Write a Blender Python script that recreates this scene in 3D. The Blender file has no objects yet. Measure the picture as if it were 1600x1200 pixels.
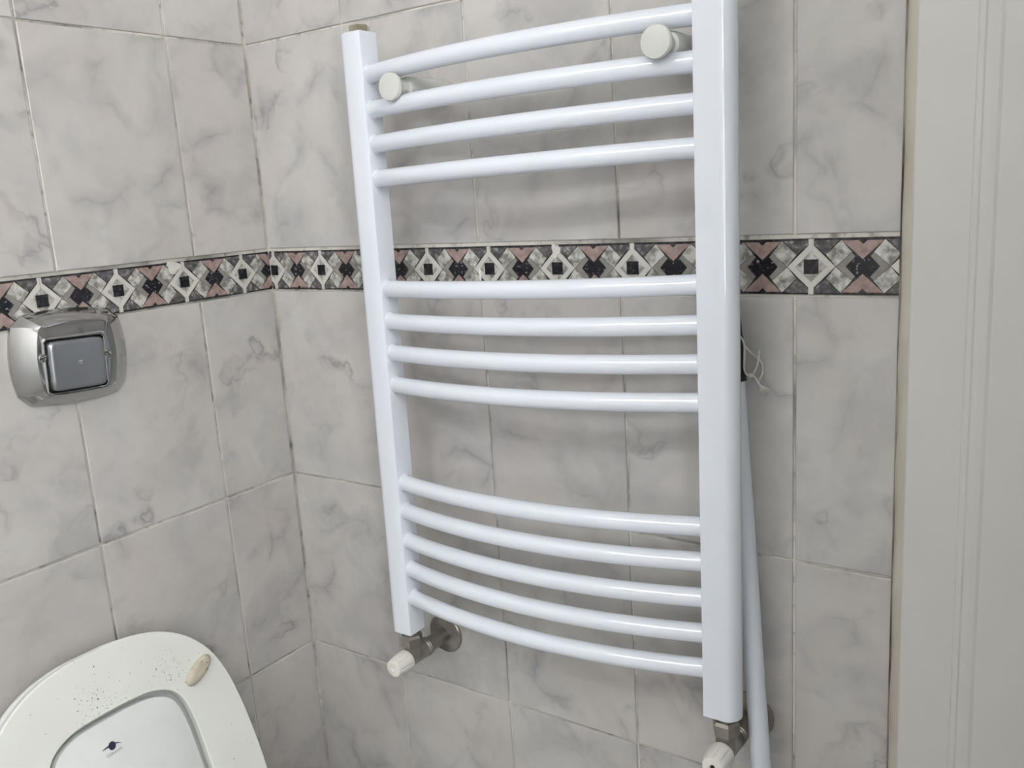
import bpy, bmesh, math, random
from mathutils import Vector, Matrix

random.seed(7)
scene = bpy.context.scene
COL = scene.collection
PI = math.pi

# ------------------------------------------------------------------ camera
cam_data = bpy.data.cameras.new('camera')
cam_data.sensor_width = 36.0
cam_data.lens = 1410.0 / 1600.0 * 36.0
cam_data.clip_start = 0.01
cam = bpy.data.objects.new('camera', cam_data)
COL.objects.link(cam)
cam.matrix_world = Matrix(((0.82405, -0.06651, 0.5626, 1.08202),
                           (0.56308, 0.20541, -0.80047, -0.92393),
                           (-0.06233, 0.97641, 0.20672, 1.28678),
                           (0, 0, 0, 1)))
scene.camera = cam

# ------------------------------------------------------------------ world, light, exposure
world = bpy.data.worlds.new('world')
scene.world = world
world.use_nodes = True
bg = world.node_tree.nodes['Background']
bg.inputs['Color'].default_value = (0.75, 0.85, 1.0, 1)
bg.inputs['Strength'].default_value = 0.3
scene.view_settings.view_transform = 'Standard'
scene.view_settings.look = 'None'
scene.view_settings.gamma = 1.0
scene.view_settings.use_curve_mapping = False
scene.view_settings.exposure = -0.10
WINDOW_STRENGTH = 4.9
BULB_STRENGTH = 185.0
TUBE_STRENGTH = 45.0

# room
ROOM_X, ROOM_Y, ROOM_Z = 1.68, -2.0, 2.42
Z_BORDER0, Z_BORDER1 = 1.1655, 1.2265


# ------------------------------------------------------------------ material helpers
class NT:
    def __init__(self, name, rough=0.4, spec=0.5, metal=0.0, color=(0.8, 0.8, 0.8)):
        self.m = bpy.data.materials.new(name)
        self.m.use_nodes = True
        self.t = self.m.node_tree
        self.b = self.t.nodes['Principled BSDF']
        self.b.inputs['Roughness'].default_value = rough
        self.b.inputs['Specular IOR Level'].default_value = spec
        self.b.inputs['Metallic'].default_value = metal
        self.b.inputs['Base Color'].default_value = (*color, 1)

    def n(self, typ, **kw):
        nd = self.t.nodes.new(typ)
        for k, v in kw.items():
            setattr(nd, k, v)
        return nd

    def l(self, a, b):
        self.t.links.new(a, b)

    def coords(self, scale=(1, 1, 1), rand=True):
        tc = self.n('ShaderNodeTexCoord')
        mp = self.n('ShaderNodeMapping')
        mp.inputs['Scale'].default_value = scale
        self.l(tc.outputs['Object'], mp.inputs['Vector'])
        if not rand:
            return mp.outputs['Vector']
        oi = self.n('ShaderNodeObjectInfo')
        mu = self.n('ShaderNodeMath', operation='MULTIPLY')
        mu.inputs[1].default_value = 57.0
        self.l(oi.outputs['Random'], mu.inputs[0])
        ad = self.n('ShaderNodeVectorMath', operation='ADD')
        self.l(mp.outputs['Vector'], ad.inputs[0])
        self.l(mu.outputs[0], ad.inputs[1])
        return ad.outputs['Vector']

    def noise(self, vec, scale, detail=3.0, rough=0.55, dist=0.0):
        nd = self.n('ShaderNodeTexNoise')
        nd.inputs['Scale'].default_value = scale
        nd.inputs['Detail'].default_value = detail
        nd.inputs['Roughness'].default_value = rough
        nd.inputs['Distortion'].default_value = dist
        self.l(vec, nd.inputs['Vector'])
        return nd.outputs['Fac']

    def ramp(self, fac, stops, interp='LINEAR'):
        nd = self.n('ShaderNodeValToRGB')
        cr = nd.color_ramp
        cr.interpolation = interp
        while len(cr.elements) < len(stops):
            cr.elements.new(0.5)
        for e, (p, c) in zip(cr.elements, stops):
            e.position = p
            if not hasattr(c, '__len__'):
                c = (c, c, c)
            e.color = (*c, 1)
        self.l(fac, nd.inputs['Fac'])
        return nd.outputs['Color']

    def mix(self, fac, a, b, typ='MIX'):
        nd = self.n('ShaderNodeMix', data_type='RGBA', blend_type=typ)
        for sock, v in ((nd.inputs[0], fac), (nd.inputs[6], a), (nd.inputs[7], b)):
            if isinstance(v, (int, float)):
                sock.default_value = v
            elif isinstance(v, tuple):
                sock.default_value = (*v, 1)
            else:
                self.l(v, sock)
        return nd.outputs[2]

    def math(self, op, a, b=None):
        nd = self.n('ShaderNodeMath', operation=op)
        for i, v in enumerate((a, b)):
            if v is None:
                continue
            if isinstance(v, (int, float)):
                nd.inputs[i].default_value = v
            else:
                self.l(v, nd.inputs[i])
        return nd.outputs[0]

    def bump(self, h, strength=0.1, dist=0.001):
        nd = self.n('ShaderNodeBump')
        nd.inputs['Strength'].default_value = strength
        nd.inputs['Distance'].default_value = dist
        self.l(h, nd.inputs['Height'])
        self.l(nd.outputs['Normal'], self.b.inputs['Normal'])

    def color(self, c):
        self.l(c, self.b.inputs['Base Color'])


def mat_marble_tile():
    m = NT('marble_tile', rough=0.06, spec=0.45)
    v = m.coords()
    # warp
    nz = m.n('ShaderNodeTexNoise')
    nz.inputs['Scale'].default_value = 9.0
    nz.inputs['Detail'].default_value = 4.0
    m.l(v, nz.inputs['Vector'])
    sub = m.n('ShaderNodeVectorMath', operation='SUBTRACT')
    m.l(nz.outputs['Color'], sub.inputs[0])
    sub.inputs[1].default_value = (0.5, 0.5, 0.5)
    sc = m.n('ShaderNodeVectorMath', operation='SCALE')
    m.l(sub.outputs[0], sc.inputs[0])
    sc.inputs['Scale'].default_value = 0.11
    ad = m.n('ShaderNodeVectorMath', operation='ADD')
    m.l(v, ad.inputs[0])
    m.l(sc.outputs[0], ad.inputs[1])
    w = ad.outputs[0]
    cloud = m.noise(w, 8.0, 6.0, 0.62)
    base = m.ramp(cloud, [(0.30, (0.405, 0.397, 0.388)), (0.46, (0.500, 0.488, 0.474)), (0.66, (0.560, 0.548, 0.532))])
    pinkf = m.ramp(m.noise(v, 6.0, 2.0), [(0.46, 0.0), (0.68, 0.5)])
    base = m.mix(pinkf, base, (0.520, 0.478, 0.460))
    greyf = m.ramp(m.noise(w, 9.0, 3.0), [(0.50, 0.0), (0.72, 0.5)])
    base = m.mix(greyf, base, (0.380, 0.384, 0.392))
    # rounded pale patches with grey veins along parts of their borders
    vo = m.n('ShaderNodeTexVoronoi', feature='DISTANCE_TO_EDGE')
    vo.inputs['Scale'].default_value = 9.0
    m.l(w, vo.inputs['Vector'])
    br = m.ramp(m.noise(v, 11.0, 3.0), [(0.48, 0.0), (0.68, 1.0)])
    edge = m.ramp(vo.outputs['Distance'], [(0.0, 0.62), (0.03, 0.36), (0.16, 0.0)])
    base = m.mix(m.math('MULTIPLY', edge, br), base, (0.235, 0.235, 0.245))
    # fine dark threads
    rid = m.math('ABSOLUTE', m.math('SUBTRACT', m.noise(w, 6.5, 4.0, 0.55), 0.5))
    vein = m.ramp(rid, [(0.0, 0.65), (0.010, 0.28), (0.04, 0.0)])
    br2 = m.ramp(m.noise(w, 13.0, 2.0), [(0.54, 0.0), (0.70, 1.0)])
    base = m.mix(m.math('MULTIPLY', vein, br2), base, (0.170, 0.168, 0.178))
    m.color(base)
    m.bump(m.noise(v, 14.0, 1.0), 0.05, 0.002)
    return m.m


def mat_grout():
    m = NT('grout', rough=0.85, spec=0.2)
    v = m.coords(rand=False)
    c = m.ramp(m.noise(v, 7.0, 4.0), [(0.34, (0.20, 0.19, 0.175)), (0.46, (0.45, 0.43, 0.40)), (0.58, (0.66, 0.635, 0.585))])
    c = m.mix(m.ramp(m.noise(v, 55.0, 3.0), [(0.56, 0.0), (0.70, 0.7)]), c, (0.12, 0.105, 0.09))
    m.color(c)
    m.bump(m.noise(v, 300.0, 3.0), 0.5, 0.001)
    return m.m


def mat_speckle(name, stops, scale=180.0, rough=0.22, detail=3.0):
    m = NT(name, rough=rough, spec=0.5)
    m.color(m.ramp(m.noise(m.coords(), scale, detail), stops))
    return m.m


def mat_plain(name, color, rough=0.4, spec=0.5, metal=0.0, var=0.0, vscale=20.0, bump=0.0):
    m = NT(name, rough=rough, spec=spec, metal=metal, color=color)
    v = m.coords()
    lo = tuple(c * (1 - var) for c in color)
    hi = tuple(min(1, c * (1 + var)) for c in color)
    f = m.noise(v, vscale, 4.0)
    m.color(m.ramp(f, [(0.3, lo), (0.7, hi)]))
    if bump:
        m.bump(m.noise(v, vscale * 12, 2.0), bump, 0.0006)
    return m.m


def mat_emit(name, color, strength):
    m = NT(name, rough=0.4, color=(0.8, 0.8, 0.8))
    m.b.inputs['Emission Color'].default_value = (*color, 1)
    m.b.inputs['Emission Strength'].default_value = strength
    return m.m


def mat_seat():
    """white plastic with grime specks that sit in a band across the front of the ring"""
    m = NT('toilet_seat_plastic', rough=0.3, spec=0.5)
    tc = m.n('ShaderNodeTexCoord')
    v = tc.outputs['Object']
    base = m.ramp(m.noise(v, 9.0, 3.0), [(0.3, (0.765, 0.785, 0.735)), (0.7, (0.81, 0.83, 0.795))])
    sp = m.n('ShaderNodeSeparateXYZ')
    m.l(v, sp.inputs[0])
    cb = m.n('ShaderNodeCombineXYZ')
    m.l(sp.outputs['Y'], cb.inputs['X'])
    m.l(sp.outputs['Z'], cb.inputs['Y'])

    def near(y, z, r0, r1):
        nd = m.n('ShaderNodeVectorMath', operation='DISTANCE')
        m.l(cb.outputs[0], nd.inputs[0])
        nd.inputs[1].default_value = (y, z, 0)
        return m.ramp(nd.outputs['Value'], [(r0, 1.0), (r1, 0.0)])
    patch = m.math('MAXIMUM', near(-0.012, 0.708, 0.012, 0.040), near(0.085, 0.700, 0.008, 0.034))
    patch = m.math('MAXIMUM', patch, 0.018)
    col = base
    for scale, dens, rmax, dk in ((150.0, 0.55, 0.13, 0.75), (330.0, 0.42, 0.24, 0.35)):
        vo = m.n('ShaderNodeTexVoronoi', voronoi_dimensions='2D')
        vo.inputs['Scale'].default_value = scale
        m.l(cb.outputs[0], vo.inputs['Vector'])
        sepc = m.n('ShaderNodeSeparateColor')
        m.l(vo.outputs['Color'], sepc.inputs[0])
        on_ = m.math('LESS_THAN', sepc.outputs[0], m.math('MULTIPLY', patch, dens))
        rad = m.math('MULTIPLY', m.math('ADD', sepc.outputs[1], 0.35), rmax)
        dot = m.math('LESS_THAN', vo.outputs['Distance'], rad)
        dark = m.math('MULTIPLY', m.math('ADD', sepc.outputs[2], 0.3), dk)
        col = m.mix(m.math('MULTIPLY', m.math('MULTIPLY', dot, on_), dark), col, (0.04, 0.036, 0.03))
    m.color(col)
    return m.m


M = {}
M['tile'] = mat_marble_tile()
M['grout'] = mat_grout()
M['white_inlay'] = mat_plain('white_inlay', (0.56, 0.545, 0.51), 0.3, var=0.08, vscale=60)
M['marble_inlay'] = mat_speckle('marble_inlay', [(0.36, (0.17, 0.165, 0.15)), (0.50, (0.38, 0.375, 0.345)), (0.62, (0.56, 0.555, 0.52))], 110)
M['grey_inlay'] = mat_speckle('grey_inlay', [(0.3, (0.20, 0.19, 0.175)), (0.7, (0.27, 0.255, 0.24))], 90)
M['black_inlay'] = mat_speckle('black_inlay', [(0.50, (0.008, 0.008, 0.012)), (0.62, (0.02, 0.02, 0.028)), (0.68, (0.28, 0.28, 0.29))], 260)
M['deep_black_inlay'] = mat_speckle('deep_black_inlay', [(0.45, (0.006, 0.006, 0.009)), (0.75, (0.035, 0.035, 0.04))], 160)
M['pink_inlay'] = mat_speckle('pink_inlay', [(0.3, (0.22, 0.155, 0.142)), (0.5, (0.30, 0.218, 0.200)), (0.7, (0.38, 0.285, 0.265))], 120)
M['dark_inlay'] = mat_speckle('dark_inlay', [(0.40, (0.06, 0.058, 0.062)), (0.56, (0.13, 0.125, 0.125)), (0.68, (0.32, 0.31, 0.30))], 140)
M['listel_base'] = mat_speckle('listel_base', [(0.45, (0.012, 0.012, 0.015)), (0.65, (0.05, 0.048, 0.05))], 150)
M['radiator'] = mat_plain('radiator_enamel', (0.725, 0.765, 0.835), 0.04, 1.0, var=0.01, vscale=6)
M['bracket'] = mat_plain('grey_white_plastic', (0.58, 0.59, 0.57), 0.35, 0.45, var=0.02)
M['chrome'] = mat_plain('chrome', (0.46, 0.46, 0.46), 0.05, 0.5, 1.0, var=0.02, vscale=30)
M['button'] = mat_plain('satin_grey_metal', (0.30, 0.31, 0.33), 0.32, 0.5, 0.85, var=0.05, vscale=30)
M['nickel'] = mat_plain('dull_nickel', (0.31, 0.29, 0.26), 0.33, 0.5, 0.8, var=0.15, vscale=60)
M['brass'] = mat_plain('nickel_brass', (0.60, 0.56, 0.44), 0.2, 0.5, 1.0, var=0.15, vscale=60)
M['knob'] = mat_plain('knob_plastic', (0.70, 0.69, 0.65), 0.4, 0.4, var=0.06, vscale=80)
M['groove'] = mat_plain('dark_flute_and_grime', (0.20, 0.19, 0.17), 0.7, 0.2, var=0.3, vscale=90)
M['dark'] = mat_plain('dark_gap', (0.02, 0.02, 0.02), 0.7, 0.2)
M['seat'] = mat_seat()
M['lid'] = mat_plain('lid_plastic', (0.74, 0.765, 0.755), 0.3, 0.5, var=0.04, vscale=14)
M['ceramic'] = mat_plain('sanitary_ceramic', (0.78, 0.78, 0.76), 0.12, 0.5, var=0.01)
M['print'] = mat_plain('dark_blue_print', (0.035, 0.035, 0.075), 0.4, 0.3, var=0.1)
M['print_grey'] = mat_plain('worn_grey_print', (0.30, 0.30, 0.31), 0.4, 0.3, var=0.1)
M['rubber'] = mat_plain('yellowed_rubber', (0.50, 0.46, 0.37), 0.5, 0.35, var=0.18, vscale=70)
M['pole'] = mat_plain('pole_plastic', (0.66, 0.70, 0.76), 0.35, 0.45, var=0.02)
M['grip'] = mat_plain('black_rubber', (0.012, 0.012, 0.014), 0.55, 0.3, bump=0.3)
M['cord'] = mat_plain('cotton_cord', (0.62, 0.60, 0.55), 0.9, 0.1, var=0.12, vscale=200)
M['casing'] = mat_plain('painted_casing', (0.60, 0.598, 0.575), 0.45, 0.35, var=0.02, vscale=5, bump=0.08)
M['sealant'] = mat_speckle('cream_sealant', [(0.3, (0.44, 0.40, 0.34)), (0.7, (0.54, 0.51, 0.44))], 12, 0.5)
M['dirt_joint'] = mat_speckle('dirty_joint', [(0.38, (0.045, 0.03, 0.02)), (0.54, (0.24, 0.215, 0.18)), (0.7, (0.33, 0.30, 0.26))], 9, 0.8)
M['paint'] = mat_plain('white_ceiling_paint', (0.80, 0.79, 0.77), 0.8, 0.2, var=0.02)
M['wall_tiles'] = mat_plain('pale_wall', (0.50, 0.48, 0.465), 0.3, 0.4, var=0.06, vscale=4)
M['floor'] = mat_plain('floor_tiles', (0.36, 0.35, 0.34), 0.3, 0.4, var=0.12, vscale=6)
M['front_paint'] = mat_plain('white_wall_paint', (0.78, 0.78, 0.77), 0.5, 0.3, var=0.02)
M['frame'] = mat_plain('white_window_frame', (0.80, 0.80, 0.80), 0.35, 0.5, var=0.02)
M['pane'] = mat_emit('daylit_frosted_pane', (0.95, 0.98, 1.0), WINDOW_STRENGTH)
M['bulb'] = mat_emit('lit_bulb', (1.0, 0.975, 0.94), BULB_STRENGTH)
M['tube'] = mat_emit('lit_tube', (0.97, 0.99, 1.0), TUBE_STRENGTH)
M['clot'] = mat_plain('yellowed_filler', (0.60, 0.585, 0.54), 0.7, 0.2, var=0.1, vscale=90)


# ------------------------------------------------------------------ object helpers
def link(name, me, mat=None, parent=None, loc=None):
    o = bpy.data.objects.new(name, me)
    COL.objects.link(o)
    if mat is not None and me is not None and not me.materials:
        me.materials.append(mat)
    if parent is not None:
        o.parent = parent
    if loc is not None:
        o.location = loc
    return o


def mesh(name, verts, faces, smooth=False):
    me = bpy.data.meshes.new(name)
    me.from_pydata([tuple(v) for v in verts], [], faces)
    bm = bmesh.new()
    bm.from_mesh(me)
    bmesh.ops.recalc_face_normals(bm, faces=bm.faces)
    bm.to_mesh(me)
    bm.free()
    if smooth:
        for p in me.polygons:
            p.use_smooth = True
    return me


def from_bm(bm, name, smooth=False, angle=None):
    bmesh.ops.recalc_face_normals(bm, faces=bm.faces)
    me = bpy.data.meshes.new(name)
    bm.to_mesh(me)
    bm.free()
    if smooth:
        for p in me.polygons:
            p.use_smooth = True
        if angle is not None:
            me.set_sharp_from_angle(angle=angle)
    return me


def tag(o, label=None, cat=None, group=None, kind=None):
    if label:
        o['label'] = label
    if cat:
        o['category'] = cat
    if group:
        o['group'] = group
    if kind:
        o['kind'] = kind
    return o


def empty(name, loc, label=None, cat=None, group=None):
    o = bpy.data.objects.new(name, None)
    o.empty_display_size = 0.03
    COL.objects.link(o)
    o.location = loc
    return tag(o, label, cat, group)


def box_bm(bm, lo, hi, bevel=0.0, seg=1):
    ret = bmesh.ops.create_cube(bm, size=1.0)
    vs = ret['verts']
    for v in vs:
        v.co = Vector((lo[i] + (hi[i] - lo[i]) * (v.co[i] + 0.5) for i in range(3)))
    if bevel:
        es = list({e for v in vs for e in v.link_edges})
        bmesh.ops.bevel(bm, geom=es, offset=bevel, segments=seg, profile=0.5, affect='EDGES')


def box(name, lo, hi, mat, parent=None, bevel=0.0, seg=1, smooth=False):
    bm = bmesh.new()
    box_bm(bm, lo, hi, bevel, seg)
    return link(name, from_bm(bm, name, smooth, math.radians(40) if smooth else None), mat, parent)


def prism(poly, h0, h1, chamfer=0.0):
    """poly: list of 2D points; extruded along local z from h0 to h1 with a small chamfer on top; returns verts, faces"""
    n = len(poly)
    cx = sum(p[0] for p in poly) / n
    cy = sum(p[1] for p in poly) / n
    top = offset_poly(poly, -chamfer) if chamfer else poly
    vs = [(x, y, h0) for x, y in poly] + [(x, y, h1 - chamfer) for x, y in poly] + [(x, y, h1) for x, y in top]
    fs = []
    for r in range(2):
        for i in range(n):
            j = (i + 1) % n
            fs.append((r * n + i, r * n + j, (r + 1) * n + j, (r + 1) * n + i))
    fs.append(tuple(range(2 * n, 3 * n)))
    fs.append(tuple(reversed(range(n))))
    return vs, fs


def offset_poly(poly, d):
    """move each edge outward by d (negative = inward)"""
    n = len(poly)
    area = sum(poly[i][0] * poly[(i + 1) % n][1] - poly[(i + 1) % n][0] * poly[i][1] for i in range(n))
    s = 1 if area > 0 else -1
    out = []
    for i in range(n):
        p0, p1, p2 = Vector(poly[i - 1]), Vector(poly[i]), Vector(poly[(i + 1) % n])
        e1, e2 = (p1 - p0), (p2 - p1)
        if e1.length < 1e-9 or e2.length < 1e-9:
            out.append(tuple(p1))
            continue
        e1.normalize()
        e2.normalize()
        n1 = Vector((e1.y, -e1.x)) * s
        n2 = Vector((e2.y, -e2.x)) * s
        b = n1 + n2
        if b.length < 1e-6:
            out.append(tuple(p1))
            continue
        b.normalize()
        k = d / max(0.35, b.dot(n1))
        out.append((p1.x + b.x * k, p1.y + b.y * k))
    return out


def catmull(pts, sub=6, closed=False):
    pts = [Vector(p) for p in pts]
    n = len(pts)
    out = []
    rng = n if closed else n - 1
    for i in range(rng):
        if closed:
            a, b, c, d = pts[i - 1], pts[i], pts[(i + 1) % n], pts[(i + 2) % n]
        else:
            b, c = pts[i], pts[i + 1]
            a = pts[i - 1] if i > 0 else b * 2 - c
            d = pts[i + 2] if i + 2 < n else c * 2 - b
        for k in range(sub):
            t = k / sub
            out.append(0.5 * ((2 * b) + (c - a) * t + (2 * a - 5 * b + 4 * c - d) * t * t + (3 * b - a - 3 * c + d) * t ** 3))
    if not closed:
        out.append(pts[-1])
    return out


def tube(path, radius, sides=12, caps=True, up=(0, 0, 1)):
    """path: list of Vectors; radius: number or list; returns verts, faces"""
    path = [Vector(p) for p in path]
    n = len(path)
    rad = radius if hasattr(radius, '__len__') else [radius] * n
    vs, fs = [], []
    prev = None
    for i in range(n):
        t = (path[min(i + 1, n - 1)] - path[max(i - 1, 0)])
        if t.length < 1e-9:
            t = Vector((0, 0, 1))
        t.normalize()
        if prev is None:
            u = Vector(up)
            if abs(u.dot(t)) > 0.9:
                u = Vector((1, 0, 0))
            a = (u - t * u.dot(t)).normalized()
        else:
            a = (prev - t * prev.dot(t)).normalized()
        prev = a
        b = t.cross(a)
        for k in range(sides):
            an = 2 * PI * k / sides
            vs.append(path[i] + (a * math.cos(an) + b * math.sin(an)) * rad[i])
    for i in range(n - 1):
        for k in range(sides):
            j = (k + 1) % sides
            fs.append((i * sides + k, i * sides + j, (i + 1) * sides + j, (i + 1) * sides + k))
    if caps:
        fs.append(tuple(reversed(range(sides))))
        fs.append(tuple(range((n - 1) * sides, n * sides)))
    return vs, fs


def tube_obj(name, path, radius, mat, parent=None, sides=12, smooth=True, sharp=50):
    vs, fs = tube(path, radius, sides)
    me = mesh(name, vs, fs, smooth)
    if smooth:
        me.set_sharp_from_angle(angle=math.radians(sharp))
    return link(name, me, mat, parent)


def lathe_obj(name, prof, origin, axis, mat, parent=None, sides=32, sharp=35, xscale=1.0):
    """prof: list of (distance along axis, radius)"""
    ax = Vector(axis).normalized()
    path = [Vector(origin) + ax * d for d, r in prof]
    u = Vector((0, 0, 1)) if abs(ax.z) < 0.9 else Vector((1, 0, 0))
    a = (u - ax * u.dot(ax)).normalized()
    b = ax.cross(a)
    vs, fs = [], []
    for c, (d, r) in zip(path, prof):
        for k in range(sides):
            an = 2 * PI * k / sides
            vs.append(c + (a * math.cos(an) + b * math.sin(an)) * max(r, 1e-5))
    n = len(prof)
    for i in range(n - 1):
        for k in range(sides):
            j = (k + 1) % sides
            fs.append((i * sides + k, i * sides + j, (i + 1) * sides + j, (i + 1) * sides + k))
    fs.append(tuple(reversed(range(sides))))
    fs.append(tuple(range((n - 1) * sides, n * sides)))
    me = mesh(name, vs, fs, True)
    me.set_sharp_from_angle(angle=math.radians(sharp))
    return link(name, me, mat, parent)


def loft_obj(name, rings, mat, parent=None, close=False, cap0=True, cap1=True, sharp=35, smooth=True):
    n = len(rings[0])
    vs = [p for r in rings for p in r]
    fs = []
    R_ = len(rings)
    for i in range(R_ if close else R_ - 1):
        i2 = (i + 1) % R_
        for k in range(n):
            j = (k + 1) % n
            fs.append((i * n + k, i * n + j, i2 * n + j, i2 * n + k))
    if not close:
        if cap0:
            fs.append(tuple(reversed(range(n))))
        if cap1:
            fs.append(tuple(range((R_ - 1) * n, R_ * n)))
    me = mesh(name, vs, fs, smooth)
    if smooth:
        me.set_sharp_from_angle(angle=math.radians(sharp))
    return link(name, me, mat, parent)


# ================================================================== the room
GAP = 0.0028       # joint between tiles
TILE_T = 0.0022    # how far tiles stand proud of the joints

floor = box('floor', (-0.05, ROOM_Y - 0.05, -0.05), (ROOM_X + 0.05, 0.05, 0.0), M['floor'])
tag(floor, 'grey tiled bathroom floor', 'floor', kind='structure')
ceiling = box('ceiling', (-0.05, ROOM_Y - 0.05, ROOM_Z), (ROOM_X + 0.05, 0.05, ROOM_Z + 0.05), M['paint'])
tag(ceiling, 'white painted bathroom ceiling', 'ceiling', kind='structure')
wall_back = box('wall_back', (-0.08, TILE_T, 0.0), (0.8975, 0.08, ROOM_Z), M['grout'])
tag(wall_back, 'tiled wall behind the towel radiator', 'wall', kind='structure')
wall_left = box('wall_left', (-0.08, ROOM_Y, 0.0), (-TILE_T, 0.08, ROOM_Z), M['grout'])
tag(wall_left, 'tiled wall with the chrome flush plate above the toilet', 'wall', kind='structure')
lintel = box('wall_lintel', (0.8975, TILE_T, 2.06), (ROOM_X, 0.08, ROOM_Z), M['wall_tiles'])
tag(lintel, 'pale wall above the door', 'wall', kind='structure')

wall_front = box('wall_front', (0, ROOM_Y - 0.1, 0), (ROOM_X, ROOM_Y, ROOM_Z), M['front_paint'])
tag(wall_front, 'white wall behind the camera', 'wall', kind='structure')
# right wall with a tall window opening
WY0, WY1, WZ0, WZ1 = -1.94, -1.06, 0.90, 1.96
bm = bmesh.new()
box_bm(bm, (ROOM_X, ROOM_Y, 0), (ROOM_X + 0.1, WY0, ROOM_Z))
box_bm(bm, (ROOM_X, WY1, 0), (ROOM_X + 0.1, 0.08, ROOM_Z))
box_bm(bm, (ROOM_X, WY0, 0), (ROOM_X + 0.1, WY1, WZ0))
box_bm(bm, (ROOM_X, WY0, WZ1), (ROOM_X + 0.1, WY1, ROOM_Z))
wall_right = link('wall_right', from_bm(bm, 'wall_right'), M['front_paint'])
tag(wall_right, 'white wall with a window, outside the picture on the right', 'wall', kind='structure')
win = empty('window_1', (ROOM_X, WY0, WZ0))
tag(win, 'white framed frosted window outside the picture on the right', 'window', kind='structure')
ww, wh = WY1 - WY0, WZ1 - WZ0
fw = 0.045
bm = bmesh.new()
for (y0, z0), (y1, z1) in (((0, 0), (ww, fw)), ((0, wh - fw), (ww, wh)), ((0, fw), (fw, wh - fw)), ((ww - fw, fw), (ww, wh - fw)),
                           ((fw, wh * 0.62 - fw / 2), (ww - fw, wh * 0.62 + fw / 2))):
    box_bm(bm, (0.01, y0, z0), (0.06, y1, z1), 0.004)
link('window_frame', from_bm(bm, 'window_frame'), M['frame'], win)
for z0, z1 in ((fw, wh * 0.62 - fw / 2), (wh * 0.62 + fw / 2, wh - fw)):
    box('pane', (0.038, fw, z0), (0.044, ww - fw, z1), M['pane'], win)

# light over the mirror on the right wall: three lit bulbs on a bar
vl = empty('vanity_light', (ROOM_X, -1.15, 2.04), 'three-bulb light bar on the right wall, outside the picture', 'lamp')
box('back_plate', (-0.025, -0.30, -0.03), (0.0, 0.30, 0.03), M['chrome'], vl, 0.004)
for dy in (-0.13, 0.0, 0.13):
    lathe_obj('bulb_socket', [(0.02, 0.016), (0.07, 0.02), (0.075, 0.018)], (0, dy, 0), (-1, 0, 0), M['chrome'], vl, 20)
    lathe_obj('bulb', [(0.07, 0.012)] + [(0.07 + 0.036 * (1 - math.cos(t * PI / 10)) + 0.002, max(0.001, 0.036 * math.sin(t * PI / 10))) for t in range(2, 11)],
              (0, dy, 0), (-1, 0, 0), M['bulb'], vl, 20)
# tube lamp under the ceiling along the front wall
tl = empty('tube_lamp', (0.50, -1.92, ROOM_Z), 'white tube lamp under the ceiling behind the camera, outside the picture', 'lamp')
box('lamp_base', (-0.50, -0.03, -0.045), (0.50, 0.03, 0.0), M['frame'], tl, 0.004)
tube_obj('tube', [(-0.46, 0, -0.080), (0.46, 0, -0.080)], 0.024, M['tube'], tl, 16)
for sx in (-1, 1):
    box('tube_holder', (sx * 0.475 - 0.015, -0.034, -0.115), (sx * 0.475 + 0.015, 0.034, -0.04), M['frame'], tl, 0.003)

# ------------------------------------------------------------------ wall tiles
zrows = [(0.0, 0.295), (0.295, 0.5855), (0.5855, 0.8745), (0.8745, Z_BORDER0),
         (Z_BORDER1, 1.5175), (1.5175, 1.8085), (1.8085, 2.0995), (2.0995, 2.3905)]
tile_cache = {}


def tile_mesh(w, h):
    key = (round(w, 4), round(h, 4))
    if key not in tile_cache:
        bm = bmesh.new()
        t = 0.006
        hw, hh = w / 2 - GAP / 2, h / 2 - GAP / 2
        c = 0.0013
        # pillow edge: back, side, shoulder, face
        rings = [(hw, hh, -t), (hw, hh, -c), (hw - c * 0.35, hh - c * 0.35, -c * 0.35), (hw - c, hh - c, 0.0)]
        vs = []
        for a, b, z in rings:
            vs.append([bm.verts.new((x * a, y * b, z)) for x, y in ((-1, -1), (1, -1), (1, 1), (-1, 1))])
        for i in range(3):
            for k in range(4):
                bm.faces.new((vs[i][k], vs[i][(k + 1) % 4], vs[i + 1][(k + 1) % 4], vs[i + 1][k]))
        bm.faces.new(vs[3])
        me = from_bm(bm, 'tile')
        me.materials.append(M['tile'])
        tile_cache[key] = me
    return tile_cache[key]


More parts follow.
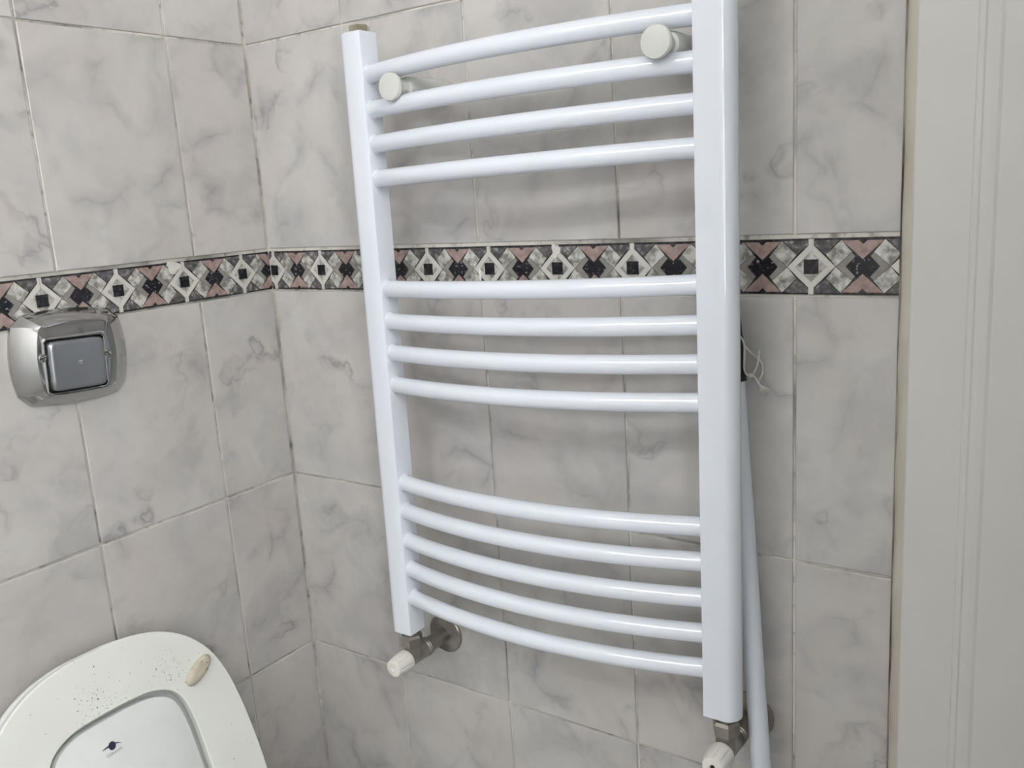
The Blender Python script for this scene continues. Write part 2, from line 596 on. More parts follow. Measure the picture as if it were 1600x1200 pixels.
# back wall: local tile (x, y, z) -> world (x, z up, -y towards the room)
ROT_BACK = Matrix(((1, 0, 0), (0, 0, -1), (0, 1, 0))).to_euler()
ROT_LEFT = Matrix(((0, 0, 1), (1, 0, 0), (0, 1, 0))).to_euler()
xcols = [(0.0008, 0.1936), (0.1936, 0.3936), (0.3936, 0.5936), (0.5936, 0.7936), (0.7936, 0.8965)]
ycols = [(-0.1316, -0.0008)] + [(-0.1316 - 0.199 * (k + 1), -0.1316 - 0.199 * k) for k in range(9)] + [(-2.0, -0.1316 - 0.199 * 9)]
for z0, z1 in zrows:
    for x0, x1 in xcols:
        o = link('tile', tile_mesh(x1 - x0, z1 - z0), None, wall_back)
        o.rotation_euler = ROT_BACK
        o.location = ((x0 + x1) / 2, random.uniform(-0.0002, 0.0002), (z0 + z1) / 2)
        o.rotation_euler.rotate_axis('X', random.uniform(-0.002, 0.002))
        o.rotation_euler.rotate_axis('Y', random.uniform(-0.002, 0.002))
    for y0, y1 in ycols:
        if y1 - y0 < 0.02:
            continue
        o = link('tile', tile_mesh(y1 - y0, z1 - z0), None, wall_left)
        o.rotation_euler = ROT_LEFT
        o.location = (random.uniform(-0.0002, 0.0002), (y0 + y1) / 2, (z0 + z1) / 2)
        o.rotation_euler.rotate_axis('X', random.uniform(-0.002, 0.002))
        o.rotation_euler.rotate_axis('Y', random.uniform(-0.002, 0.002))

# ------------------------------------------------------------------ patterned border: strips of inlaid pieces
BH = 0.0278                      # half height of the strip
BZ = 1.1953                      # its centre line


def clip_poly(poly, lo, hi):
    """clip a polygon to lo <= x <= hi"""
    for s, lim in ((1, lo), (-1, hi)):
        out = []
        n = len(poly)
        for i in range(n):
            a, b = poly[i], poly[(i + 1) % n]
            da, db = s * (a[0] - lim), s * (b[0] - lim)
            if da >= 0:
                out.append(a)
            if da * db < 0:
                t = da / (da - db)
                out.append((lim, a[1] + (b[1] - a[1]) * t))
        poly = out
        if len(poly) < 3:
            return []
    return poly


def cell_pieces():
    """pieces of one 10 cm repeat; u = 0 at the white diamond, black star at u = 0.05. returns (name, material, polygon, height)"""
    P = []
    g = 0.0004
    # white diamond frame as one ring, cut in two halves left/right with the stubs on top and bottom
    o_, i_, st = 0.0238, 0.0155, 0.0026
    so = o_ - st
    for s in (1, -1):
        ring = [(0, BH), (s * st, BH), (s * st, so), (s * o_, 0), (s * st, -so), (s * st, -BH), (0, -BH), (0, -i_), (s * i_, 0), (0, i_)]
        P.append(('white_frame', 'white_inlay', ring, 0.0012))
    d = i_ - g
    P.append(('diamond', 'dark_inlay' if False else 'marble_inlay', [(-d, 0), (0, -d), (d, 0), (0, d)], 0.0007))
    q = 0.0074
    P.append(('black_square', 'deep_black_inlay', [(-q, -q), (q, -q), (q, q), (-q, q)], 0.0011))
    B = 0.0262
    for s in (1, -1):
        for t in (1, -1):
            def m(pts, s=s, t=t):
                return [(x * s, y * t) for x, y in pts]
            P.append(('dark_corner', 'dark_inlay', m([(st + g, B), (0.0280, B), (0.0142, 0.0126), (st + g, so + 0.0008)]), 0.0008))
            P.append(('marble_square', 'marble_inlay', m([(0.0242, 0.0004), (0.0148, 0.0122), (0.0296, 0.0262), (0.0396, 0.0140)]), 0.0010))
        # chevron around the black star (centre u = s * 0.05)
        c = s * 0.05
        ch = [(-0.0254, 0), (-0.0104, 0.0136), (-0.0072, 0.0100), (-0.0162, 0), (-0.0072, -0.0100), (-0.0104, -0.0136)]
        P.append(('grey_chevron', 'grey_inlay', [(c - s * x * -1 if False else c + s * x, y) for x, y in ch], 0.0009))
    c = 0.05
    star = [(-0.0157, 0), (-0.0070, 0.0096), (0, 0.0066), (0.0070, 0.0096), (0.0157, 0), (0.0070, -0.0096), (0, -0.0066), (-0.0070, -0.0096)]
    P.append(('black_star', 'black_inlay', [(c + x, y) for x, y in star], 0.0009))
    for t in (1, -1):
        P.append(('pink_triangle', 'pink_inlay', [(c + x, y * t) for x, y in ((-0.0196, 0.0256), (-0.0042, 0.0256), (0, 0.0218), (0.0042, 0.0256), (0.0196, 0.0256), (0, 0.0072))], 0.0010))
    return P


CELL = cell_pieces()
piece_cache = {}


def border_strip(parent, a0, a1, phase, rot, place, sign):
    """one border tile from a0 to a1 (coordinate along the wall in the direction local x); phase: position of a white diamond"""
    mid = (a0 + a1) / 2
    bm = bmesh.new()
    box_bm(bm, (-(a1 - a0) / 2, -BH - 0.0004, -0.006), ((a1 - a0) / 2, BH + 0.0004, 0.0), 0.0004)
    tile = link('border_tile', from_bm(bm, 'border_tile'), M['listel_base'], parent)
    tile.rotation_euler = rot
    tile.location = place(mid)
    tag(tile, 'narrow patterned border tile of pink, black, grey and white pieces')
    k0 = math.floor((a0 - phase) / 0.1) - 1
    k1 = math.ceil((a1 - phase) / 0.1) + 1
    for k in range(k0, k1 + 1):
        u0 = phase + 0.1 * k
        for pi, (nm, mt, poly, h) in enumerate(CELL):
            xs = [u0 + p[0] for p in poly]
            if max(xs) < a0 + 0.0008 or min(xs) > a1 - 0.0008:
                continue
            whole = min(xs) >= a0 and max(xs) <= a1
            if whole:
                if pi not in piece_cache:
                    vs, fs = prism(poly, -0.001, h, 0.0)
                    me = mesh(nm, vs, fs)
                    me.materials.append(M[mt])
                    piece_cache[pi] = me
                me = piece_cache[pi]
                o = link(nm, me, None, tile)
                o.location = (u0 - mid, 0, 0)
            else:
                pl = clip_poly([(u0 + x - mid, y) for x, y in poly], a0 - mid, a1 - mid)
                # drop slivers
                if len(pl) < 3 or max(p[0] for p in pl) - min(p[0] for p in pl) < 0.0012:
                    continue
                vs, fs = prism(pl, -0.001, h, 0.0)
                link(nm, mesh(nm, vs, fs), M[mt], tile)


back_cuts = [0.0012, 0.1107, 0.3107, 0.5107, 0.7107, 0.8945]
for a0, a1 in zip(back_cuts, back_cuts[1:]):
    border_strip(wall_back, a0 + 0.0003, a1 - 0.0003, 0.0107, ROT_BACK, lambda c: (c, -0.0006, BZ), 1)
left_cuts = [-0.0012, -0.1537, -0.3537, -0.5537, -0.7537, -0.9537, -1.1537]
for a1, a0 in zip(left_cuts, left_cuts[1:]):
    border_strip(wall_left, a0 + 0.0003, a1 - 0.0003, -0.0537, ROT_LEFT, lambda c: (0.0006, c, BZ), 1)
# plain remainder of the border, far out of the picture
box('border_tile', (-0.004, -1.998, BZ - BH), (0.0006, -1.154, BZ + BH), M['listel_base'], wall_left)
# lumps of filler smeared on two of the border joints
for par, rot, loc, w in ((wall_left, ROT_LEFT, (0.0016, -0.168, 1.2165), 0.016), (wall_back, ROT_BACK, (0.5100, -0.0016, 1.2160), 0.0095)):
    poly = []
    for k in range(16):
        an = 2 * PI * k / 16
        r = 1 + 0.18 * math.sin(3 * an + 1) + random.uniform(-0.1, 0.1)
        poly.append((w * r * math.cos(an) * 0.62, 0.0085 * r * math.sin(an)))
    vs, fs = prism(poly, -0.001, 0.0012, 0.0006)
    o = link('filler_smear', mesh('filler_smear', vs, fs), M['clot'], par)
    o.rotation_euler = rot
    o.location = loc

# two small white paint drips on the back wall
for x, z, ln, w in ((0.3952, 1.1875, 0.017, 0.0019), (0.3965, 1.1600, 0.005, 0.0011), (0.4915, 0.8335, 0.012, 0.0010)):
    poly = [(w * math.cos(a), ln / 2 * math.sin(a)) for a in [2 * PI * k / 14 for k in range(14)]]
    vs, fs = prism(poly, -0.001, 0.0014, 0.0004)
    o = link('paint_drip', mesh('paint_drip', vs, fs), M['frame'], wall_back)
    o.rotation_euler = ROT_BACK
    o.location = (x, -0.0008, z)

# ------------------------------------------------------------------ door casing and added door at the right
# profile of the casing in (x, y), extruded along z
prof = [(0.9065, 0.006), (0.9065, -0.0120), (0.9080, -0.0135), (0.9555, -0.0138), (0.9562, -0.0150), (0.9575, -0.0157), (0.9612, -0.0158),
        (0.9628, -0.0150), (0.9645, -0.0151), (0.9690, -0.0158), (0.9735, -0.0156), (0.9765, -0.0146), (1.0600, -0.0142), (1.0600, 0.006)]
vs, fs = [], []
for z in (0.0, 2.06):
    vs += [(x, y, z) for x, y in prof]
n = len(prof)
for i in range(n):
    j = (i + 1) % n
    fs.append((i, j, n + j, n + i))
fs += [tuple(range(n)), tuple(range(n, 2 * n))]
trim = link('trim_1', mesh('trim_1', vs, fs), M['casing'])
tag(trim, 'off-white painted door casing with a raised bead at the right edge', 'door casing', kind='structure')
# cream sealant bead between tiles and casing
pts = []
N = 60
vs, fs = [], []
for i in range(N + 1):
    z = 2.06 * i / N
    w = 0.0006 * math.sin(i * 1.7) + random.uniform(-0.0003, 0.0003)
    sec = [(0.8964 + w, 0.003), (0.8966 + w, -0.0050), (0.8990 + w * 0.5, -0.0085), (0.9040, -0.0110), (0.9070, -0.0118), (0.9070, 0.003)]
    vs += [(x, y, z) for x, y in sec]
for i in range(N):
    for k in range(5):
        fs.append((i * 6 + k, i * 6 + k + 1, (i + 1) * 6 + k + 1, (i + 1) * 6 + k))
me = mesh('sealant_bead', vs, fs, True)
me.set_sharp_from_angle(angle=math.radians(40))
seal = link('sealant_bead', me, M['sealant'], trim)
seal['label'] = 'cream sealant bead along the tile edge'
box('joint_gap', (0.8946, -0.0030, 0.0), (0.8985, 0.004, 2.06), M['dirt_joint'], trim)
# added unseen door leaf, open to shade the wall's right side; hallway behind
door = box('shading_door_1', (1.130, -0.640, 0.006), (1.170, -0.020, 2.03), M['casing'], None, 0.002)
tag(door, 'added off-white door leaf, unseen, standing open to shade the right side', 'door', kind='structure')
for sx, x in ((-1, 1.130), (1, 1.170)):
    lathe_obj('door_handle', [(0, 0.024), (0.006, 0.024), (0.008, 0.009), (0.05, 0.009)], (x, -0.58, 1.0), (sx, 0, 0), M['chrome'], door, 20)
    tube_obj('door_lever', [(x + sx * 0.045, -0.585, 1.0), (x + sx * 0.045, -0.47, 1.0)], 0.008, M['chrome'], door, 12)
wall_hall = box('wall_hall', (0.2, 1.0, 0.0), (2.4, 1.06, ROOM_Z), M['front_paint'])
tag(wall_hall, 'white hallway wall beyond the doorway', 'wall', kind='structure')
hall = box('floor_hall', (0.2, 0.05, -0.05), (2.4, 1.0, 0.0), M['floor'])
tag(hall, 'hallway floor beyond the doorway', 'floor', kind='structure')

# ================================================================== towel radiator
RT = Vector((0.52, -0.06, 0.70))
rad = empty('towel_radiator', RT, 'white ladder towel radiator with bowed rungs hung on the tiled wall', 'radiator')
YF, YB = -0.0905, -0.0590


def upright(inner_bot, inner_top, z0, z1, s):
    """s = +1: outer side towards +x, -1: towards -x"""
    prof = []
    r = 0.0018
    # inner front corner, front flat, curved outer side, back flat, inner back corner
    prof += [(0.0, YF + r), (r * 0.3, YF + r * 0.3), (r, YF)]
    prof += [(0.012, YF), (0.0245, YF)]
    cy = (YF + YB) / 2
    ry = (YB - YF) / 2
    for k in range(1, 16):
        an = -PI / 2 + PI * k / 16
        prof.append((0.0245 + 0.0140 * math.cos(an), cy + ry * math.sin(an)))
    prof += [(0.0245, YB), (r, YB), (0.0, YB - r)]
    c = (0.016, cy)
    rings = []
    for z, ins in ((z0, 0.0012), (z0 + 0.0012, 0.0), (z1 - 0.0012, 0.0), (z1, 0.0012)):
        ix = inner_bot + (inner_top - inner_bot) * (z - z0) / (z1 - z0)
        ring = []
        for t, y in prof:
            dt, dy = t - c[0], y - c[1]
            k = 1 - ins / 0.016
            ring.append(Vector((ix + s * (c[0] + dt * k), c[1] + dy * k, z)) - RT)
        rings.append(ring)
    return loft_obj('upright', rings, M['radiator'], rad, sharp=30)


upright(0.3018, 0.3088, 0.7062, 1.4857, -1)
upright(0.7225, 0.7255, 0.7140, 1.4900, +1)

ZL = [1.4362, 1.3953, 1.3550, 1.3140, 1.1788, 1.1375, 1.0970, 1.0552, 0.9225, 0.8828, 0.8412, 0.8008, 0.7590]
ZR = [1.4400, 1.3977, 1.3594, 1.3184, 1.1859, 1.1453, 1.1052, 1.0648, 0.9302, 0.8903, 0.8491, 0.8077, 0.7664]
BOW, BY, BR = 0.0290, -0.0775, 0.0106


def bar_y(t):
    return BY - BOW * (1 - (2 * t - 1) ** 2)


for zl, zr in zip(ZL, ZR):
    f = (zl - 0.7062) / 0.7795
    xl = 0.3018 + 0.0070 * f - 0.0008
    xr = 0.7225 + 0.0030 * f + 0.0008
    path, rr = [], []
    ts = [0.0, 0.006, 0.013, 0.022] + [0.03 + 0.94 * k / 26 for k in range(27)] + [0.978, 0.987, 0.994, 1.0]
    for t in ts:
        path.append(Vector((xl + (xr - xl) * t, bar_y(t), zl + (zr - zl) * t)) - RT)
        e = min(t, 1 - t)
        rr.append(BR + 0.0017 * max(0.0, 1 - e / 0.02) ** 2)
    tube_obj('rung', path, rr, M['radiator'], rad, 20, True, 60)

# wall brackets: round cap, neck between the two top rungs, sleeve to the wall
for x, zc, cap_y in ((0.3640, 1.4140, -0.0985), (0.6970, 1.4165, -0.0985)):
    br = lathe_obj('wall_bracket', [(0.0, 0.0100), (0.0015, 0.0122), (0.005, 0.0130), (0.078, 0.0130), (0.081, 0.0118), (0.0825, 0.0088), (-cap_y - 0.001, 0.0088)],
                   Vector((x, -0.0005, zc)) - RT, (0, -1, 0), M['bracket'], rad, 32)
    br['label'] = 'grey-white wall bracket'
    lathe_obj('bracket_cap', [(-0.0040, 0.0095), (0.0, 0.0112), (0.0040, 0.0152), (0.0055, 0.0158), (0.0095, 0.0158), (0.0108, 0.0150), (0.0112, 0.0135), (0.0112, 0.0005)],
              Vector((x, cap_y, zc)) - RT, (0, -1, 0), M['bracket'], br, 36)
# air plug on the left upright
pl = lathe_obj('bleed_plug', [(-0.002, 0.0126), (0.0014, 0.0128), (0.0062, 0.0128), (0.0080, 0.0112), (0.0082, 0.0050), (0.0064, 0.0045), (0.0064, 0.0003)],
               Vector((0.2950, -0.0745, 1.4857)) - RT, (0, 0, 1), M['brass'], rad, 6, 20)
pl['label'] = 'nickel hexagonal bleed plug'


# ------------------------------------------------------------------ valves
def valve(x, z, ztop, label):
    v = empty('radiator_valve', (x, 0, z), label, 'valve', 'angle valves under the radiator')
    yc = -0.0745
    # wall flange
    lathe_obj('wall_flange', [(0.0, 0.0285), (0.0025, 0.0285), (0.0042, 0.0270), (0.0064, 0.0150), (0.0066, 0.0110)], (0, -0.0002, 0), (0, -1, 0), M['nickel'], v, 40)
    lathe_obj('pipe', [(0.001, 0.0106), (0.030, 0.0106), (0.0305, 0.0112), (0.044, 0.0112)], (0, 0, 0), (0, -1, 0), M['nickel'], v, 24)
    # ribbed collar and valve body
    body = lathe_obj('valve_body', [(0.042, 0.0108), (0.0435, 0.0134), (0.047, 0.0134), (0.048, 0.0120), (0.0495, 0.0132), (0.0510, 0.0132), (0.052, 0.0120), (0.0535, 0.0130),
                             (0.058, 0.0128), (0.080, 0.0120), (0.084, 0.0105), (0.090, 0.0098)], (0, 0, 0), (0, -1, 0), M['nickel'], v, 24)
    lathe_obj('riser', [(-0.002, 0.0122), (0.012, 0.0118), (ztop - z, 0.0098)], (0, yc, 0), (0, 0, 1), M['nickel'], body, 24)
    # hexagonal union nut
    h0 = ztop - z - 0.0235
    lathe_obj('union_nut', [(h0, 0.0120), (h0 + 0.003, 0.0158), (h0 + 0.0150, 0.0158), (h0 + 0.0185, 0.0135), (h0 + 0.0186, 0.0095)], (0, yc, 0), (0, 0, 1), M['nickel'], v, 6, 20)
    # fluted white knob
    sides = 96
    rings = []
    for d, r, fl in ((0.094, 0.0108, 0.0), (0.0955, 0.0132, 0.0), (0.099, 0.0140, 0.35), (0.108, 0.0134, 1.0), (0.117, 0.0124, 1.0), (0.1215, 0.0116, 0.2), (0.1235, 0.0108, 0.0), (0.1240, 0.0095, 0.0), (0.1240, 0.0035, 0.0), (0.1225, 0.0030, 0.0), (0.1225, 0.0004, 0.0)):
        ring = []
        for k in range(sides):
            an = 2 * PI * k / sides + 0.2
            c = max(0.0, math.cos(an * 8)) ** 6
            rr = r - 0.0016 * fl * c
            ring.append(Vector((rr * 1.06 * math.cos(an), 0.008 - d, rr * 1.06 * math.sin(an))))
        rings.append(ring)
    knob = loft_obj('knob', rings, M['knob'], v, sharp=40)
    knob['label'] = 'white ribbed plastic knob'
    for k in range(8):
        an = (2 * PI * k) / 8 - 0.2 + 0.0
        # thin dark rod along the bottom of each flute
        p = []
        for d, r in ((0.101, 0.0133), (0.118, 0.0117)):
            p.append(Vector((r * math.cos(an) * 0.965, 0.008 - d, r * math.sin(an) * 0.965)))
        tube_obj('flute', p, 0.0007, M['groove'], knob, 6)
    if x > 0.5:
        lathe_obj('screw', [(0.0, 0.0026), (0.0006, 0.0024)], (0, -0.1145, 0), (0, -1, 0), M['dark'], knob, 12)
    return v


valve(0.2880, 0.6675, 0.7062, 'nickel radiator valve with white knob under the left upright, by the corner')
valve(0.7430, 0.6735, 0.7140, 'nickel radiator valve with white knob under the right upright, beside the pole')

# ================================================================== chrome flush plate
FC = Vector((0.0002, -0.3318, 1.1248))
fl = empty('flush_plate', FC, 'chrome flush plate with grey push button on the left tiled wall', 'flush plate')
fl.rotation_euler = (math.radians(-3.0), 0, 0)


def superell(hw, hh, e, n=72):
    out = []
    for k in range(n):
        an = 2 * PI * k / n
        c, s = math.cos(an), math.sin(an)
        out.append((hw * math.copysign(abs(c) ** (2 / e), c), hh * math.copysign(abs(s) ** (2 / e), s)))
    return out


def pl_ring(x, hw, hh, e, cy=0.0, cz=0.0):
    return [Vector((x, cy + a, cz + b)) for a, b in superell(hw, hh, e)]


def bulged(x, hw, hh, bw, bh, r, cy=0.0, cz=0.0):
    """rectangle with bowed sides and small round corners; hw, hh reach the middle of the sides, bw/bh is how far the corners fall back"""
    cw, chh = hw - bw, hh - bh
    pts = []
    for a, b, nx, ny in (((cw, -chh), (cw, chh), bw, 0), ((cw, chh), (-cw, chh), 0, bh), ((-cw, chh), (-cw, -chh), -bw, 0), ((-cw, -chh), (cw, -chh), 0, -bh)):
        ln = math.hypot(b[0] - a[0], b[1] - a[1])
        k0 = r / ln
        for k in range(16):
            t = k0 + (1 - 2 * k0) * k / 15
            bul = 1 - (2 * t - 1) ** 2
            pts.append((a[0] + (b[0] - a[0]) * t + nx * bul, a[1] + (b[1] - a[1]) * t + ny * bul))
    return [Vector((x, cy + p[0], cz + p[1])) for p in pts]


BCY, BCZ = -0.0045, -0.0080
rings = [bulged(0.0, 0.0742, 0.0590, 0.0090, 0.0070, 0.010), bulged(0.0040, 0.0742, 0.0590, 0.0090, 0.0070, 0.010), bulged(0.0055, 0.0734, 0.0583, 0.0090, 0.0070, 0.010),
         bulged(0.0150, 0.0628, 0.0520, 0.0075, 0.0052, 0.006, -0.001), bulged(0.0235, 0.0515, 0.0448, 0.0060, 0.0030, 0.003, -0.002, 0.0), bulged(0.0246, 0.0502, 0.0438, 0.0060, 0.0030, 0.003, -0.002, 0.0),
         bulged(0.0236, 0.0470, 0.0412, 0.0040, 0.0020, 0.003, -0.003, -0.002), bulged(0.0228, 0.0405, 0.0352, 0.0006, 0.0006, 0.003, BCY, BCZ), bulged(0.0246, 0.0386, 0.0334, 0.0003, 0.0003, 0.003, BCY, BCZ),
         bulged(0.0240, 0.0374, 0.0322, 0.0002, 0.0002, 0.003, BCY, BCZ), bulged(0.0150, 0.0372, 0.0320, 0.0002, 0.0002, 0.003, BCY, BCZ)]
cv = loft_obj('cover', rings, M['chrome'], fl, cap0=False, cap1=True, sharp=22)
# black gap round the button
loft_obj('button_gap', [pl_ring(0.0152, 0.0371, 0.0319, 14.0, BCY, BCZ), pl_ring(0.0180, 0.0371, 0.0319, 14.0, BCY, BCZ)], M['dark'], fl)
bt = loft_obj('push_button', [pl_ring(0.0170, 0.0350, 0.0300, 10.0, BCY, BCZ), pl_ring(0.0272, 0.0350, 0.0300, 10.0, BCY, BCZ), pl_ring(0.0290, 0.0342, 0.0292, 9.0, BCY, BCZ),
                              pl_ring(0.0303, 0.0324, 0.0274, 8.0, BCY, BCZ), pl_ring(0.0308, 0.0298, 0.0248, 7.0, BCY, BCZ), pl_ring(0.0308, 0.0100, 0.0080, 3.0, BCY, BCZ)], M['button'], fl, sharp=60)
bt['label'] = 'satin grey push button'
# small raised mark on the button
for dy, dz, w, h in ((0.0018, 0.0032, 0.0030, 0.0012), (-0.0015, 0.0010, 0.0026, 0.0011), (0.0024, 0.0002, 0.0020, 0.0010), (-0.0002, -0.0024, 0.0010, 0.0008)):
    loft_obj('emblem', [[Vector((0.0306, BCY + dy + a, BCZ + dz + b)) for a, b in superell(w, h, 2, 16)], [Vector((0.0312, BCY + dy + a * 0.7, BCZ + dz + b * 0.7)) for a, b in superell(w, h, 2, 16)]], M['chrome'], bt)
for sy, sz, an in ((-0.0452, 0.0035, 0.25), (0.0374, -0.0010, -0.7)):
    sc_ = lathe_obj('screw', [(-0.002, 0.0052), (0.0012, 0.0052), (0.0022, 0.0042), (0.0025, 0.0005)], (0.0226, sy, sz), (1, 0, 0), M['chrome'], fl, 20)
    bm = bmesh.new()
    box_bm(bm, (-0.0004, -0.0040, -0.0005), (0.0004, 0.0040, 0.0005))
    so_ = link('screw_slot', from_bm(bm, 'screw_slot'), M['dark'], sc_)
    so_.location = (0.0250, sy, sz)
    so_.rotation_euler = (an, 0, 0)

# ================================================================== toilet: seat and lid raised
S = 0.27
TY = -0.3905
APZ = 0.7674
cosA = 1 / math.sqrt(1 + S * S)
apex = Vector((0.05 + S * (0.78 - APZ), TY, APZ))
down = Vector((S, 0, -1)).normalized()
nrm = Vector((1, 0, S)).normalized()
toilet = empty('toilet', (0.0, TY, 0.0), 'white toilet with its seat and lid raised against the left wall', 'toilet')
T0 = Vector((0.0, TY, 0.0))


def lidpt(w, d, h):
    return apex + Vector((0, 1, 0)) * w + down * d + nrm * h - T0


outer_half = [(0, 0), (0.032, 0.0006), (0.062, 0.0055), (0.0910, 0.0155), (0.1200, 0.0340), (0.1455, 0.0630), (0.1615, 0.1000), (0.1705, 0.1420), (0.1760, 0.1950), (0.1785, 0.2500), (0.1770, 0.3200), (0.1680, 0.3800), (0.1400, 0.4080), (0.07, 0.4120)]
inner_half = [(0, 0.0765), (0.0280, 0.0772), (0.0500, 0.0795), (0.0690, 0.0860), (0.0840, 0.0970), (0.0930, 0.1140), (0.0980, 0.1390), (0.1003, 0.1700), (0.1020, 0.2150), (0.1030, 0.2500), (0.1010, 0.2950), (0.0900, 0.3300), (0.0640, 0.3500), (0.03, 0.3560)]


def full(half, bottom):
    pts = half + [(0, bottom)] + [(-w, d) for w, d in reversed(half[1:])]
    return [(p.x, p.y) for p in catmull([Vector((w, d)) for w, d in pts], 6, True)]


OUT = full(outer_half, 0.4125)
INN = full(inner_half, 0.3570)
rings = []
TH = 0.015
for poly, off, h in ((OUT, -0.007, -TH), (OUT, -0.004, -TH + 0.002), (OUT, -0.0012, -TH * 0.6), (OUT, 0.0, -0.0022), (OUT, -0.0005, -0.0006), (OUT, -0.0014, 0.0),
                     (INN, 0.0008, 0.0), (INN, 0.0, -0.0008), (INN, 0.0, -0.0060), (INN, 0.0006, -TH + 0.001), (INN, 0.0016, -TH)):
    rings.append([lidpt(w, d, h) for w, d in offset_poly(poly, off)])
seat = loft_obj('seat', rings, M['seat'], toilet, close=True, sharp=24)
seat['label'] = 'raised white seat ring with grime specks'
# oval buffer on the seat
bc = Vector((-0.2695 - TY, 0.0))
u0, d0 = -0.2690 - TY, (APZ - 0.6862) / cosA
bax = Vector((0.0399, -0.0227 / cosA)).normalized()
bay = Vector((-bax.y, bax.x))
rings = []
for h, k in ((-0.001, 1.0), (0.0035, 1.0), (0.0062, 0.93), (0.0078, 0.78), (0.0082, 0.45)):
    ring = []
    for a, b in superell(0.0232 * k, 0.0098 * k, 2.3, 40):
        q = bax * a + bay * b
        ring.append(lidpt(u0 + q.x, d0 + q.y, h))
    rings.append(ring)
bf = loft_obj('seat_buffer', rings, M['rubber'], seat, sharp=60)
bf['label'] = 'yellowed oval rubber buffer'
for a, b, w, h_, rot_ in ((0.006, 0.0070, 0.0030, 0.0009, -0.1), (0.0125, 0.0015, 0.0010, 0.0010, 0), (0.009, -0.0058, 0.0018, 0.0007, 0.5)):
    ring0, ring1 = [], []
    for aa, bb in superell(w, h_, 2, 14):
        q = bax * (a + aa) + bay * (b + bb)
        ring0.append(lidpt(u0 + q.x, d0 + q.y, 0.0055))
        ring1.append(lidpt(u0 + q.x, d0 + q.y, 0.0086 if abs(b) < 0.004 else 0.0080))
    loft_obj('grime_mark', [ring0, ring1], M['groove'], bf)
# lid behind the seat
LB, LF = -0.0360, -0.0230
rings = [[lidpt(w, d, h) for w, d in offset_poly(OUT, off)] for off, h in ((-0.008, LB), (-0.004, LB + 0.003), (-0.003, LF - 0.003), (-0.005, LF))]
lid = loft_obj('lid', rings, M['lid'], toilet, sharp=50)
# raised panel of the lid that fits inside the seat ring, with a narrow groove round it
LP = -0.0045
rings = [[lidpt(w, d, h) for w, d in offset_poly(INN, off)] for off, h in ((-0.0082, LF - 0.002), (-0.0082, LP - 0.0015), (-0.0088, LP - 0.0004), (-0.0098, LP))]
loft_obj('raised_panel', rings, M['lid'], lid, sharp=50)
LF = LP
# printed mark on the lid: small globe with a swoosh, and lettering below
u1, d1 = -0.4027 - TY, (APZ - 0.6535) / cosA


def flat(name, poly, h0, h1, mat, par):
    return loft_obj(name, [[lidpt(w, d, h0) for w, d in poly], [lidpt(w, d, h1) for w, d in poly]], mat, par, sharp=30)


flat('globe_mark', [(u1 + 0.0047 * math.cos(2 * PI * k / 24), d1 + 0.0053 * math.sin(2 * PI * k / 24)) for k in range(24)], LF - 0.0005, LF + 0.0002, M['print'], lid)
sw = [(-0.0130, 0.0000, 0.0003), (-0.0085, -0.0008, 0.0008), (-0.0040, -0.0012, 0.0011), (0.0010, -0.0014, 0.0010), (0.0055, -0.0008, 0.0008), (0.0095, 0.0010, 0.0005), (0.0115, 0.0022, 0.0003)]
up_ = [(u1 + a, d1 + b - c) for a, b, c in sw]
lo_ = [(u1 + a, d1 + b + c) for a, b, c in reversed(sw)]
flat('swoosh_mark', up_ + lo_, LF - 0.0005, LF + 0.0003, M['print'], lid)
cu = bpy.data.curves.new('brand_lettering', 'FONT')
cu.body = 'CERAVIT'
cu.size = 0.0052
cu.align_x = 'CENTER'
cu.extrude = 0.00012
tmp = bpy.data.objects.new('tmp', cu)
COL.objects.link(tmp)
dg = bpy.context.evaluated_depsgraph_get()
tme = bpy.data.meshes.new_from_object(tmp.evaluated_get(dg))
bpy.data.objects.remove(tmp)
tme.name = 'lettering'
tme.transform(Matrix.LocRotScale(None, None, Vector((1.05, 1, 1))))
tme.materials.clear()
lt = link('lettering', tme, M['print_grey'], lid)
o3 = lidpt(u1 + 0.0005, d1 + 0.0106, LF + 0.00012)
lt.matrix_local = Matrix(((0, S * cosA * -1, nrm.x, o3.x), (1, 0, 0, o3.y), (0, cosA, nrm.z, o3.z), (0, 0, 0, 1)))
# hinges and bowl (below the picture)
for w in (-0.075, 0.075):
    lathe_obj('hinge', [(0, 0.012), (0.035, 0.012)], lidpt(w - 0.0175, 0.415, -0.016), (0, 1, 0), M['chrome'], toilet, 16)
BZT = 0.395
rings = []
for z, k, back in ((0.0, 0.60, 0.10), (0.10, 0.58, 0.10), (0.22, 0.72, 0.06), (0.33, 0.96, 0.02), (BZT - 0.012, 1.0, 0.006), (BZT, 0.97, 0.012), (BZT, 0.72, 0.13), (0.30, 0.62, 0.16), (0.18, 0.35, 0.24)):
    ring = []
    for i in range(48):
        an = 2 * PI * i / 48
        front = back + 0.02 + 0.50 * k + (0.02 if k > 0.9 else 0)
        cx = (back + front) / 2
        ring.append(Vector((cx + (front - back) / 2 * math.copysign(abs(math.cos(an)) ** 0.85, math.cos(an)), 0.178 * k * math.copysign(abs(math.sin(an)) ** 0.85, math.sin(an)), z)))
    rings.append(ring)
loft_obj('bowl', rings, M['ceramic'], toilet, sharp=50)

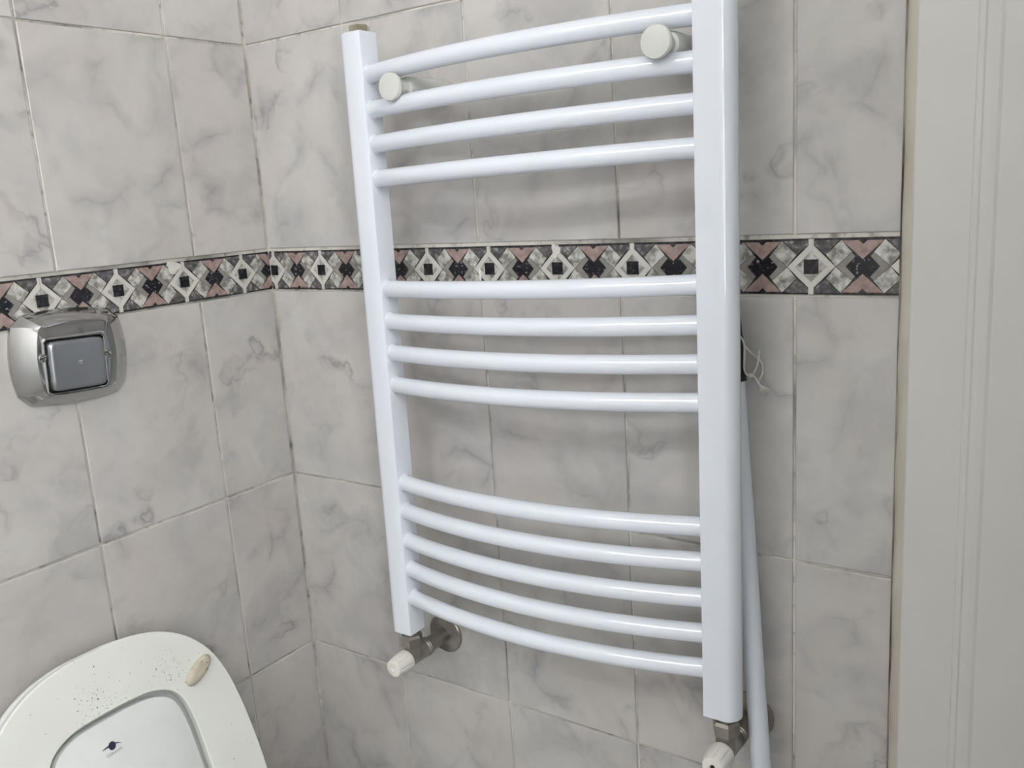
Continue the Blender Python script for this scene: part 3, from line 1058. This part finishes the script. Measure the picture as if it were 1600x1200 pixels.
# ================================================================== pole leaning behind the right upright
top = Vector((0.7300, -0.0155, 1.1560))
low = Vector((0.7705, -0.0470, 0.6750))
dirn = (low - top).normalized()
foot = top + dirn * ((top.z - 0.012) / -dirn.z)
pole = empty('cleaning_pole', (foot.x, foot.y, 0.0), 'white pole with black grip leaning on the wall behind the right upright', 'pole')
PO = Vector((foot.x, foot.y, 0.0))
g_end = top + dirn * 0.0800
tube_obj('pole_shaft', [top + dirn * 0.07 - PO, foot - PO], 0.0108, M['pole'], pole, 24)
gp = tube_obj('grip', [top - PO, top + dirn * 0.003 - PO, top + dirn * 0.010 - PO, top + dirn * 0.030 - PO, top + dirn * 0.034 - PO, top + dirn * 0.076 - PO, top + dirn * 0.079 - PO, g_end - PO],
              [0.006, 0.0095, 0.0106, 0.0112, 0.0120, 0.0123, 0.0128, 0.0124], M['grip'], pole, 24)
gp['label'] = 'black rubber grip'
lathe_obj('foot_cap', [(0, 0.014), (0.04, 0.013), (0.05, 0.011)], foot - PO - Vector((0, 0, 0.012)), -dirn, M['grip'], pole, 20)


# cord loop tied through the grip, points in room coordinates
def hang(x, y, z):
    return Vector((x, y, z)) - PO


def cord(pts, r=0.0011):
    tube_obj('cord', catmull([hang(*p) for p in pts], 6), r, M['cord'], pole, 8)


cord([(0.7424, -0.0340, 1.1315), (0.7458, -0.0340, 1.1289), (0.7495, -0.0330, 1.1249), (0.7518, -0.0320, 1.1174), (0.7517, -0.0320, 1.1039), (0.7508, -0.0300, 1.0933), (0.7499, -0.0240, 1.0866), (0.7505, -0.0160, 1.0822), (0.7515, -0.0130, 1.0817)])
cord([(0.7521, -0.0310, 1.1166), (0.7542, -0.0220, 1.1090), (0.7575, -0.0120, 1.1018), (0.7619, -0.0090, 1.0953), (0.7629, -0.0080, 1.0890), (0.7615, -0.0080, 1.0813), (0.7587, -0.0080, 1.0769)])
cord([(0.7522, -0.0130, 1.0817), (0.7557, -0.0130, 1.0868), (0.7585, -0.0130, 1.0938), (0.7599, -0.0130, 1.1008), (0.7606, -0.0130, 1.1070)])
cord([(0.7522, -0.0130, 1.0824), (0.7546, -0.0120, 1.0810), (0.7573, -0.0100, 1.0759), (0.7594, -0.0080, 1.0707)])
lathe_obj('cord_knot', [(-0.0030, 0.0008), (-0.0018, 0.0022), (0, 0.0026), (0.0018, 0.0020), (0.0030, 0.0008)], hang(0.7515, -0.0130, 1.0817), (1, 0, -0.4), M['cord'], pole, 12)
lathe_obj('cord_knot', [(-0.0030, 0.0010), (0, 0.0015), (0.0030, 0.0008)], hang(0.7606, -0.0130, 1.1070), (0.1, 0, 1), M['cord'], pole, 10)
for i in range(9):
    a = hang(0.7594, -0.0080, 1.0714)
    an = -0.9 + (i - 4) * 0.12
    ln = 0.008 + 0.002 * (i % 3)
    tube_obj('frayed_end', [a, a + Vector((math.cos(an) * ln, 0.0012 * ((i % 3) - 1), math.sin(an) * ln))], 0.0005, M['cord'], pole, 5)

bpy.context.view_layer.update()
